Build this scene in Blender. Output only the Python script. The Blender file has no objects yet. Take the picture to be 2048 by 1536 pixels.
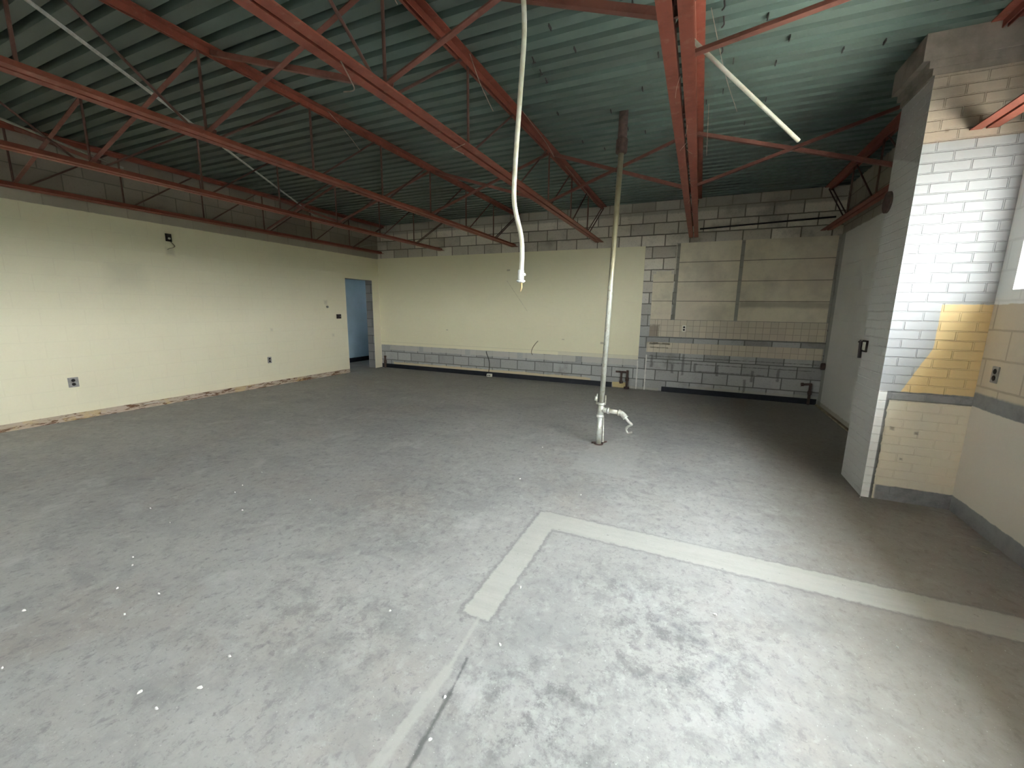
import bpy, bmesh, math, random
from mathutils import Vector, Matrix
random.seed(7)
sc = bpy.context.scene
col = sc.collection

# ------------------------------------------------------------------ camera
cam_d = bpy.data.cameras.new('camera'); cam = bpy.data.objects.new('camera', cam_d); col.objects.link(cam)
cam_d.sensor_fit = 'HORIZONTAL'; cam_d.sensor_width = 36.0
cam_d.lens = 820.13 / 2048 * 36.0
cam_d.clip_start = 0.02
a, b, c = -.42128, -.18009, .013757
fw = Vector((math.sin(a)*math.cos(b), math.cos(a)*math.cos(b), math.sin(b)))
r0 = Vector((math.cos(a), -math.sin(a), 0)); u0 = r0.cross(fw)
rt = r0*math.cos(c) + u0*math.sin(c); up = -r0*math.sin(c) + u0*math.cos(c)
M = Matrix((rt, up, -fw)).transposed().to_4x4()
M.translation = Vector((0, 0, 1.49))
cam.matrix_world = M
sc.camera = cam

# ------------------------------------------------------------------ world, sun, exposure
SKY = 32.0; SUN = 240.0
w = bpy.data.worlds.new('sky'); sc.world = w; w.use_nodes = True
wn = w.node_tree.nodes; wl = w.node_tree.links
bg = wn['Background']
tc = wn.new('ShaderNodeTexCoord'); sx = wn.new('ShaderNodeSeparateXYZ'); rp = wn.new('ShaderNodeValToRGB')
wl.new(tc.outputs['Generated'], sx.inputs[0]); wl.new(sx.outputs[2], rp.inputs[0]); wl.new(rp.outputs[0], bg.inputs[0])
rp.color_ramp.elements[0].color = (.96, .96, .95, 1); rp.color_ramp.elements[0].position = 0.18
rp.color_ramp.elements[1].color = (1.2, 1.24, 1.29, 1); rp.color_ramp.elements[1].position = .7
bg.inputs[1].default_value = SKY
sun_d = bpy.data.lights.new('sun', 'SUN'); sun_d.energy = SUN; sun_d.angle = .02; sun_d.color = (1.0, .95, .87)
sun = bpy.data.objects.new('sun', sun_d); col.objects.link(sun)
sun.rotation_euler = Vector((.25, -.2, -1)).to_track_quat('-Z', 'Y').to_euler()
sc.view_settings.view_transform = 'Standard'; sc.view_settings.look = 'None'
sc.view_settings.gamma = 1.0; sc.view_settings.use_curve_mapping = False
sc.view_settings.exposure = 0.82
sc.cycles.max_bounces = 10; sc.cycles.diffuse_bounces = 7; sc.cycles.glossy_bounces = 3
sc.cycles.transparent_max_bounces = 8
sc.cycles.use_denoising = True
sc.cycles.caustics_reflective = False; sc.cycles.caustics_refractive = False

# ------------------------------------------------------------------ node helpers
class NB:
    def __init__(s, name, rough=.85, spec=.25, metal=0.0):
        s.m = bpy.data.materials.new(name); s.m.use_nodes = True
        s.t = s.m.node_tree; s.n = s.t.nodes; s.l = s.t.links
        s.b = s.n['Principled BSDF']
        s.b.inputs['Roughness'].default_value = rough
        s.b.inputs['Specular IOR Level'].default_value = spec
        s.b.inputs['Metallic'].default_value = metal
        tc = s.n.new('ShaderNodeTexCoord'); s.co = tc.outputs['Object']
        sp = s.n.new('ShaderNodeSeparateXYZ'); s.l.new(s.co, sp.inputs[0])
        s.x, s.y, s.z = sp.outputs
    def _set(s, i, v):
        if isinstance(v, (int, float)): i.default_value = v
        elif isinstance(v, tuple):
            i.default_value = (*v, 1) if len(v) == 3 and i.type == 'RGBA' else v
        else: s.l.new(v, i)
    def math(s, op, a, b=0.0, c=None, clamp=False):
        n = s.n.new('ShaderNodeMath'); n.operation = op; n.use_clamp = clamp
        s._set(n.inputs[0], a); s._set(n.inputs[1], b)
        if c is not None: s._set(n.inputs[2], c)
        return n.outputs[0]
    def mix(s, f, a, b, mode='MIX'):
        n = s.n.new('ShaderNodeMix'); n.data_type = 'RGBA'; n.blend_type = mode; n.clamp_factor = True
        s._set(n.inputs[0], f); s._set(n.inputs[6], a); s._set(n.inputs[7], b)
        return n.outputs[2]
    def vec(s, x, y, z=0.0):
        n = s.n.new('ShaderNodeCombineXYZ')
        for i, v in enumerate((x, y, z)): s._set(n.inputs[i], v)
        return n.outputs[0]
    def noise(s, scale, detail=4, rough=.55, vec=None, stretch=None, dist=0.0):
        n = s.n.new('ShaderNodeTexNoise'); n.inputs['Scale'].default_value = scale
        n.inputs['Detail'].default_value = detail; n.inputs['Roughness'].default_value = rough
        n.inputs['Distortion'].default_value = dist
        v = vec or s.co
        if stretch:
            mp = s.n.new('ShaderNodeMapping'); s.l.new(v, mp.inputs[0])
            mp.inputs['Scale'].default_value = stretch[:3]
            if len(stretch) > 3: mp.inputs['Rotation'].default_value = (0, 0, stretch[3])
            v = mp.outputs[0]
        s.l.new(v, n.inputs['Vector']); return n.outputs[0]
    def ramp(s, v, lo, hi):           # smooth 0..1 between lo and hi
        n = s.n.new('ShaderNodeMapRange'); n.interpolation_type = 'SMOOTHSTEP'
        s._set(n.inputs[0], v); n.inputs[1].default_value = lo; n.inputs[2].default_value = hi
        return n.outputs[0]
    def brick(s, u, v, bw, rh, mortar=.01, off=.5, c1=(1, 1, 1), c2=(.8, .8, .8), cm=(.5, .5, .5), smooth=.3, freq=2):
        n = s.n.new('ShaderNodeTexBrick'); n.offset = off; n.offset_frequency = freq; n.squash = 1
        s.l.new(s.vec(u, v), n.inputs['Vector'])
        n.inputs['Scale'].default_value = 1; n.inputs['Brick Width'].default_value = bw
        n.inputs['Row Height'].default_value = rh; n.inputs['Mortar Size'].default_value = mortar
        n.inputs['Mortar Smooth'].default_value = smooth
        for k, v_ in (('Color1', c1), ('Color2', c2), ('Mortar', cm)): s._set(n.inputs[k], v_)
        return n.outputs[0], n.outputs[1]
    def box(s, u, v, u0, u1, v0, v1, soft=.01, wob=None, amp=.03):
        # 1 inside the rectangle; edge wobbled by a noise value
        du = s.math('SUBTRACT', s.math('ABSOLUTE', s.math('SUBTRACT', u, (u0+u1)/2)), (u1-u0)/2)
        dv = s.math('SUBTRACT', s.math('ABSOLUTE', s.math('SUBTRACT', v, (v0+v1)/2)), (v1-v0)/2)
        d = s.math('MAXIMUM', du, dv)
        if wob is not None: d = s.math('ADD', d, s.math('MULTIPLY', s.math('SUBTRACT', wob, .5), amp))
        return s.ramp(d, soft, -soft)
    def seg(s, u, v, p, q, wid, soft=.006, wob=None, amp=.02):
        # 1 near the segment p-q
        px, py = p; qx, qy = q; dx, dy = qx-px, qy-py; L = math.hypot(dx, dy); dx /= L; dy /= L
        a = s.math('SUBTRACT', u, px); b_ = s.math('SUBTRACT', v, py)
        t = s.math('ADD', s.math('MULTIPLY', a, dx), s.math('MULTIPLY', b_, dy))
        n = s.math('ABSOLUTE', s.math('SUBTRACT', s.math('MULTIPLY', a, dy), s.math('MULTIPLY', b_, dx)))
        e = s.math('SUBTRACT', s.math('ABSOLUTE', s.math('SUBTRACT', t, L/2)), L/2)
        d = s.math('MAXIMUM', s.math('SUBTRACT', n, wid), e)
        if wob is not None: d = s.math('ADD', d, s.math('MULTIPLY', s.math('SUBTRACT', wob, .5), amp))
        return s.ramp(d, soft, -soft)
    def bump(s, h, strength=.5, dist=.01):
        n = s.n.new('ShaderNodeBump'); n.inputs['Strength'].default_value = strength
        n.inputs['Distance'].default_value = dist; s._set(n.inputs['Height'], h)
        s.l.new(n.outputs[0], s.b.inputs['Normal'])
    def out(s, colr, rough=None):
        s._set(s.b.inputs['Base Color'], colr)
        if rough is not None: s._set(s.b.inputs['Roughness'], rough)
        return s.m

def simple(name, colr, rough=.6, metal=0.0, var=.25, scale=30, spec=.3, dark=None):
    n = NB(name, rough, spec, metal)
    f = n.ramp(n.noise(scale, 5, .6), .35, .7)
    dk = dark or tuple(v*(1-var) for v in colr)
    return n.out(n.mix(f, colr, dk))

# ------------------------------------------------------------------ materials
def m_floor():
    n = NB('scuffed_concrete', .62, .5)
    big = n.noise(.55, 4, .55); fine = n.noise(15, 9, .72, stretch=(1.5, 1, 1, -.4), dist=.3)
    mid = n.noise(2.8, 8, .68, stretch=(1, 1.8, 1, .5), dist=.5); mid2 = n.noise(6.5, 8, .72, stretch=(1, 1.5, 1, -.3), dist=.8)
    wob = n.noise(9, 3, .6); wob2 = n.noise(30, 3, .6); wob3 = n.noise(22, 6, .7)
    A = lambda f, k, c_, d: n.mix(n.math('MULTIPLY', f, k), c_, d)
    c = n.mix(n.ramp(big, .35, .68), (.32, .315, .305), (.385, .378, .36))
    c = A(n.ramp(n.noise(.9, 4, .6, stretch=(1, 1, 1, .2)), .5, .68), .35, c, (.345, .295, .255))
    c = A(n.ramp(n.noise(1.7, 5, .6, stretch=(1, 1, 1, 1.1)), .5, .7), .5, c, (.40, .40, .39))
    c = A(n.ramp(mid, .50, .68), .4, c, (.21, .21, .213))
    c = A(n.ramp(mid2, .55, .68), .38, c, (.19, .19, .193))
    c = A(n.ramp(mid2, .46, .36), .5, c, (.43, .43, .415))
    c = A(n.ramp(fine, .52, .66), .5, c, (.16, .16, .165))
    c = A(n.ramp(fine, .44, .33), .5, c, (.46, .46, .445))
    c = A(n.ramp(n.noise(40, 5, .7, stretch=(1, 1.4, 1, .9)), .56, .70), .5, c, (.14, .14, .142))
    # dark scuffs with a place of their own
    blot = n.ramp(n.noise(8.5, 9, .8, dist=.1), .46, .60)
    for (x0, x1, y0, y1, k) in ((-.72, -.30, 1.0, 1.4, .6), (-.35, .35, 1.45, 2.05, .55), (-.5, .15, 2.05, 2.3, .35), (-2.0, -1.1, .9, 1.5, .35), (-.45, .2, .8, 1.3, .35), (-2.4, -1.4, 1.8, 2.9, .25), (-1.2, -.1, 3.0, 3.6, .25)):
        c = A(n.math('MULTIPLY', blot, n.box(n.x, n.y, x0, x1, y0, y1, .22, wob, .35)), k, c, (.09, .09, .095))
    for p, q, wd in (((-.05, 1.95), (.22, 1.80), .012), ((-.08, 1.72), (-.05, 1.95), .006), ((.22, 1.8), (.10, 1.62), .010), ((.10, 1.62), (-.12, 1.55), .012), ((-.42, 2.16), (-.2, 2.08), .010), ((-.2, 2.08), (-.12, 2.0), .007), ((.1, 1.62), (.3, 1.45), .006)):
        c = A(n.math('MULTIPLY', n.seg(n.x, n.y, p, q, wd, .025, wob3, .12), n.ramp(wob3, .38, .55)), .6, c, (.12, .125, .14))
    c = A(n.ramp(n.noise(1.2, 7, .72, dist=.2, stretch=(1, 1.4, 1, .7)), .50, .64), .35, c, (.23, .23, .235))
    c = A(n.ramp(n.noise(1.9, 7, .72, dist=.3, stretch=(1.3, 1, 1, .3)), .56, .68), .45, c, (.50, .50, .485))
    brown = n.box(n.x, n.y, .7, 1.9, 1.4, 8.1, .3, wob, .4)  # brown floor by the right wall, darkened to paint in its shade too
    c = A(brown, .55, c, (.19, .165, .135))
    # patched trenches: smooth pale mortar
    arm1 = n.box(n.x, n.y, -.955, -.805, 1.56, 2.70, .008, wob3, .05)
    arm2 = n.box(n.x, n.y, -.93, 2.2, 2.50, 2.715, .012, wob3, .06)
    trench = n.math('MAXIMUM', arm1, arm2)
    edge = n.math('SUBTRACT', n.math('MAXIMUM', n.box(n.x, n.y, -.975, -.785, 1.54, 2.72, .015, wob3, .09), n.box(n.x, n.y, -.94, 2.2, 2.48, 2.73, .015, wob3, .09)), trench, clamp=True)
    c = A(edge, .5, c, (.15, .15, .15))
    tcol = n.mix(n.math('MULTIPLY', n.ramp(n.noise(5, 6, .7, stretch=(.4, 3, 1)), .4, .7), .6), (.44, .435, .40), (.36, .355, .325))
    c = A(trench, .86, c, tcol)
    c = A(n.ramp(n.noise(26, 3, .6), .68, .73), .5, c, (.15, .145, .14))
    pale = (.42, .415, .385)
    c = A(n.seg(n.x, n.y, (-.858, 1.56), (-.835, 1.25), .009, .007, wob3, .03), .65, c, pale)
    c = A(n.seg(n.x, n.y, (-.835, 1.26), (-.845, .80), .022, .008, wob3, .04), .7, c, pale)
    c = A(n.seg(n.x, n.y, (-.79, 1.33), (-.765, 1.15), .004, .006, wob3, .03), .85, c, (.10, .10, .105))
    c = A(n.seg(n.x, n.y, (-.767, 1.16), (-.725, .60), .009, .007, wob3, .03), .85, c, (.10, .10, .10))
    c = A(n.box(n.x, n.y, -1.0, -.45, 3.62, 4.62, .025, wob, .2), .35, c, (.45, .455, .44))
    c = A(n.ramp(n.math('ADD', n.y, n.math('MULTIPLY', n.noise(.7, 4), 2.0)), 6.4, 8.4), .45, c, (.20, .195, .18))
    c = A(n.ramp(n.noise(85, 2, .5), .70, .74), .6, c, (.62, .62, .60))
    h = n.math('ADD', n.math('MULTIPLY', fine, .8), n.math('MULTIPLY', n.noise(70, 3), .25))
    n.bump(h, .35, .005)
    return n.out(c, n.math('ADD', .40, n.math('MULTIPLY', fine, .35)))

def cmu(n, u, col1, col2, cm, mort=.007, z0=0.0):
    """ concrete block: returns colour and height """
    v = n.math('SUBTRACT', n.z, z0)
    wv = n.math('MULTIPLY', n.math('SUBTRACT', n.noise(7, 2), .5), .012)
    bc, bf = n.brick(n.math('ADD', u, 40.64), n.math('ADD', n.math('ADD', v, 8.128), wv), .4064, .2032, mort, .5, col1, col2, cm, .25)
    sp = n.noise(45, 5, .7)
    bc = n.mix(n.math('MULTIPLY', n.ramp(sp, .5, .75), .35), bc, tuple(x*.6 for x in col2))
    st = n.noise(1.7, 5, .6)
    bc = n.mix(n.math('MULTIPLY', n.ramp(st, .5, .75), .35), bc, tuple(x*.55 for x in col1))
    h = n.math('ADD', n.math('MULTIPLY', n.math('SUBTRACT', 1.0, bf), 1.0), n.math('MULTIPLY', sp, .25))
    return bc, h, bf

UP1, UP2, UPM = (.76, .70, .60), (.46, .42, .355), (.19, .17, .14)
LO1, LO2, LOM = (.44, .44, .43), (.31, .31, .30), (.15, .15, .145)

def m_wall_left():
    n = NB('painted_block_left', .55, .35)
    cc, h, bf = cmu(n, n.y, (.36, .315, .255), (.28, .245, .20), UPM)
    low = n.box(n.z, n.y, 2.64, 2.84, -9, 9, .01)
    cc = n.mix(n.math('MULTIPLY', low, .5), cc, (.42, .38, .31))
    wob = n.noise(3, 5, .6)
    cream = n.mix(n.math('MULTIPLY', n.ramp(n.noise(1.1, 5, .6), .45, .75), .25), (.84, .785, .605), (.76, .71, .545))
    cream = n.mix(n.math('MULTIPLY', n.box(n.y, n.z, 2.95, 3.3, 1.72, 2.02, .14, wob, .2), .28), cream, (.50, .48, .38))
    for (py, pz, r) in ((3.70, 2.27, .05), (6.47, 1.58, .035), (6.5, 1.50, .02), (6.62, .88, .02), (5.2, 1.05, .018)):
        cream = n.mix(n.math('MULTIPLY', n.box(n.y, n.z, py-r, py+r, pz-r, pz+r, .03, wob, .1), .4), cream, (.40, .36, .28))
    line = n.math('MULTIPLY', n.math('SUBTRACT', 1.0, bf), 1.0)
    cream = n.mix(n.math('MULTIPLY', bf, .06), cream, (.5, .46, .36))
    painted = n.ramp(n.math('ADD', n.z, n.math('MULTIPLY', n.noise(12, 3), .012)), 2.655, 2.648)
    hh = n.math('MULTIPLY', h, n.math('SUBTRACT', 1.0, n.math('MULTIPLY', painted, .85)))
    n.bump(hh, .5, .006)
    # jamb faces of the doorway are bare block
    return n.out(n.mix(painted, cc, cream))

def m_jamb():
    n = NB('bare_block_jamb', .9, .2)
    cc, h, bf = cmu(n, n.x, (.30, .295, .285), (.22, .215, .21), (.11, .11, .105))
    n.bump(h, .6, .006); return n.out(cc)

def m_wall_back():
    n = NB('bare_block_back', .85, .25)
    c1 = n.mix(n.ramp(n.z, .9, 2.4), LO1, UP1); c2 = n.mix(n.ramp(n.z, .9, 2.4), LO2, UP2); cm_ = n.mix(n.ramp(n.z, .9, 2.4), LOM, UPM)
    wv = n.math('MULTIPLY', n.math('SUBTRACT', n.noise(7, 2), .5), .014)
    bc, bf = n.brick(n.math('ADD', n.x, 40.5), n.math('ADD', n.math('ADD', n.z, 8.128), wv), .4064, .2032, .011, .5, c1, c2, cm_, .45)
    sp = n.noise(40, 5, .7)
    bc = n.mix(n.math('MULTIPLY', n.ramp(sp, .5, .75), .35), bc, (.13, .12, .11))
    st = n.noise(1.9, 5, .65)
    bc = n.mix(n.math('MULTIPLY', n.ramp(st, .5, .72), .45), bc, (.13, .12, .10))
    wob = n.noise(5, 4, .6); wob2 = n.noise(16, 3, .6)
    # top course: smoother bond beam
    bc = n.mix(n.math('MULTIPLY', n.box(n.z, n.x, 3.19, 3.45, -9, 9, .02, wob2, .03), .6), bc, (.26, .245, .205))
    # left alcove strip: whitish mortar smear under the plaster, cream line above the base
    prim = n.box(n.x, n.z, -7.0, -1.0, .455, .57, .006, wob, .07)
    gaps = n.math('GREATER_THAN', n.math('FRACT', n.math('MULTIPLY', n.math('ADD', n.x, 20.28), .77)), .90)
    prim = n.math('MULTIPLY', prim, n.math('SUBTRACT', 1.0, gaps))
    bc = n.mix(n.math('MULTIPLY', prim, .85), bc, (.50, .485, .44))
    base = n.box(n.x, n.z, -6.9, -1.9, .0, .155, .012, wob, .06)
    bc = n.mix(n.math('MULTIPLY', base, .9), bc, (.60, .50, .32))
    base2 = n.box(n.x, n.z, -1.46, -1.18, .0, .11, .01, wob2, .03)
    bc = n.mix(n.math('MULTIPLY', base2, .9), bc, (.58, .46, .22))
    base3 = n.box(n.x, n.z, -.1, 1.9, .0, .14, .012, wob, .06)
    bc = n.mix(n.math('MULTIPLY', base3, .7), bc, (.42, .40, .34))
    base4 = n.box(n.x, n.z, -1.18, -.6, .0, .05, .012, wob2, .05)
    bc = n.mix(n.math('MULTIPLY', base4, .6), bc, (.40, .38, .31))
    for xx, zt in ((-1.005, .56), (-.852, .68)):
        bc = n.mix(n.math('MULTIPLY', n.box(n.x, n.z, xx-.012, xx+.012, 0, zt, .004, wob2, .03), .9), bc, (.66, .65, .60))
    # right bay: extra mortar lines and stains below the tiles
    for zz, x0, x1 in ((.66, -.8, 1.85), (.55, -.84, 1.8), (.425, .0, 1.1)):
        bc = n.mix(n.math('MULTIPLY', n.box(n.x, n.z, x0, x1, zz-.007, zz+.007, .004, wob2, .03), .65), bc, (.09, .09, .085))
    for xx, z0, z1 in ((.0, .43, .57), (.37, .36, .56), (-.38, .36, .53), (-.2, .33, .72), (.82, .1, .33), (1.3, .33, .56), (.92, .3, .5), (-.75, .45, .68)):
        bc = n.mix(n.math('MULTIPLY', n.box(n.x, n.z, xx-.02, xx+.02, z0, z1, .012, wob2, .05), .6), bc, (.10, .10, .095))
    # grey mortar wash between the panel bays
    bc = n.mix(n.math('MULTIPLY', n.box(n.x, n.z, -.46, -.38, 1.34, 2.68, .012, wob2, .05), .9), bc, (.21, .205, .175))
    bc = n.mix(n.math('MULTIPLY', n.box(n.x, n.z, .52, .62, 1.34, 2.68, .006), .92), bc, (.30, .295, .25))
    bc = n.mix(n.math('MULTIPLY', n.box(n.x, n.z, 1.84, 2.0, 1.34, 2.70, .006), .92), bc, (.33, .32, .275))
    bc = n.mix(n.math('MULTIPLY', n.box(n.x, n.z, -.475, -.455, 2.15, 2.66, .006, wob2, .03), .8), bc, (.58, .54, .44))
    n.bump(n.math('ADD', n.math('SUBTRACT', 1.0, bf), n.math('MULTIPLY', sp, .25)), .55, .007)
    return n.out(bc)

def m_cream():
    n = NB('cream_paint', .5, .35)
    wob = n.noise(3, 4, .6)
    c = n.mix(n.math('MULTIPLY', n.ramp(n.noise(1.2, 5, .6), .45, .75), .25), (.78, .735, .53), (.70, .66, .48))
    c = n.mix(n.math('MULTIPLY', n.ramp(n.noise(24, 3, .5, stretch=(.15, 1, 1)), .6, .8), .10), c, (.5, .47, .36))
    sc_ = n.seg(n.x, n.z, (-3.78, 2.08), (-3.30, 1.45), .004, .004, n.noise(30, 2), .012)
    c = n.mix(n.math('MULTIPLY', sc_, .5), c, (.38, .34, .25))
    for p in ((-3.75, 2.3), (-1.7, .86), (-2.5, .9), (-5.3, 1.0)):
        c = n.mix(n.math('MULTIPLY', n.box(n.x, n.z, p[0]-.03, p[0]+.03, p[1]-.012, p[1]+.012, .012, wob, .05), .6), c, (.3, .26, .2))
    seam = n.box(n.x, n.z, -7.3, -.9, .645, .652, .003)
    c = n.mix(n.math('MULTIPLY', seam, .5), c, (.42, .39, .30))
    low = n.box(n.x, n.z, -2.6, -.9, .55, .645, .01)
    c = n.mix(n.math('MULTIPLY', low, .5), c, (.56, .54, .45))
    n.bump(n.noise(9, 4, .5), .12, .01)
    return n.out(c)

def m_panel():
    n = NB('plaster_boards', .75, .25)
    bc, bf = n.brick(n.math('ADD', n.x, 20.0), n.math('SUBTRACT', n.z, 1.34), 40., .3365, .0065, 0, (1, 1, 1), (1, 1, 1), (0, 0, 0), .2)
    c = n.mix(n.ramp(n.noise(1.6, 5, .6), .4, .7), (.72, .655, .50), (.52, .475, .37))
    c = n.mix(n.math('MULTIPLY', n.ramp(n.noise(.9, 3, .5, stretch=(1, 1, 1.6)), .48, .7), .5), c, (.57, .49, .40))
    c = n.mix(n.math('MULTIPLY', n.box(n.x, n.z, .62, 1.9, 1.58, 1.67, .03, n.noise(4, 4), .08), .5), c, (.22, .19, .15))
    c = n.mix(n.math('MULTIPLY', n.ramp(n.noise(35, 4, .7), .55, .8), .25), c, (.28, .25, .2))
    c = n.mix(n.math('MULTIPLY', bf, .75), c, (.13, .115, .09))
    n.bump(n.math('ADD', n.math('MULTIPLY', n.math('SUBTRACT', 1, bf), 1), n.math('MULTIPLY', n.noise(25, 4), .1)), .6, .006)
    return n.out(c)

def m_tile():
    n = NB('beige_wall_tiles', .5, .4)
    bc, bf = n.brick(n.math('ADD', n.x, 20.05), n.math('SUBTRACT', n.z, 1.34-.1033*10), .1085, .1033, .004, 0, (.60, .53, .40), (.52, .465, .36), (.33, .29, .225), .2)
    bc = n.mix(n.math('MULTIPLY', n.ramp(n.noise(1.3, 4), .45, .7), .35), bc, (.55, .46, .38))
    wob = n.noise(9, 5, .7)
    st = n.box(n.x, n.z, -.95, -.66, .9, 1.24, .03, wob, .12)
    bc = n.mix(n.math('MULTIPLY', st, .75), bc, (.20, .16, .12))
    st = n.box(n.x, n.z, -.82, -.45, .885, .91, .01, wob, .05)
    bc = n.mix(n.math('MULTIPLY', st, .85), bc, (.07, .055, .04))
    st = n.box(n.x, n.z, -.8, -.48, .815, .835, .006, wob, .05)
    bc = n.mix(n.math('MULTIPLY', st, .75), bc, (.09, .07, .05))
    crk = n.box(n.x, n.z, -.70, -.692, 1.0, 1.4, .003, wob, .01)
    bc = n.mix(n.math('MULTIPLY', crk, .7), bc, (.12, .10, .08))
    n.bump(n.math('SUBTRACT', 1, bf), .5, .004)
    return n.out(bc)

def m_wall_right():
    n = NB('banded_block_right', .65, .3)
    cc, h, bf = cmu(n, n.y, (.36, .33, .27), (.29, .26, .21), (.17, .15, .12), .008, -.03)
    wob = n.noise(8, 4, .6); wz = n.math('ADD', n.z, n.math('MULTIPLY', n.math('SUBTRACT', wob, .5), .03))
    tan = n.mix(n.math('MULTIPLY', n.ramp(n.noise(3, 5, .7), .45, .7), .5), n.mix(n.math('MULTIPLY', bf, .7), (.62, .545, .42), (.40, .34, .25)), (.53, .47, .37))
    white = n.mix(n.math('MULTIPLY', bf, .3), (.88, .89, .87), (.62, .62, .6))
    grey = n.mix(n.ramp(n.noise(6, 5, .7), .4, .7), (.26, .265, .265), (.19, .195, .20))
    beige = n.mix(n.math('MULTIPLY', n.ramp(n.noise(1.2, 3), .4, .7), .3), (.72, .665, .575), (.65, .60, .525))
    c = n.mix(n.ramp(wz, 2.70, 2.68), cc, white)
    c = n.mix(n.ramp(wz, 1.575, 1.565), c, tan)
    c = n.mix(n.ramp(wz, .945, .925), c, grey)
    c = n.mix(n.ramp(wz, .835, .825), c, beige)
    c = n.mix(n.ramp(wz, .13, .12), c, grey)
    # behind the chimney: grey skim coat below the joists
    far = n.ramp(n.y, 4.5, 4.52)
    skim = n.mix(n.math('MULTIPLY', n.ramp(n.noise(1.3, 4), .4, .7), .4), (.70, .70, .66), (.60, .60, .57))
    skim = n.mix(n.math('MULTIPLY', n.box(n.y, n.z, 4.6, 8.2, .0, .08, .01, wob, .05), .7), skim, (.36, .33, .25))
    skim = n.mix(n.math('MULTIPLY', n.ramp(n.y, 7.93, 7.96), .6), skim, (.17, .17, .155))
    cf = n.mix(n.ramp(wz, 2.70, 2.68), cc, skim)
    c = n.mix(far, c, cf)
    smooth = n.math('MULTIPLY', h, n.math('ADD', .12, n.math('MULTIPLY', n.ramp(n.z, .93, .95), .9)))
    n.bump(smooth, .45, .006)
    return n.out(c)

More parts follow.
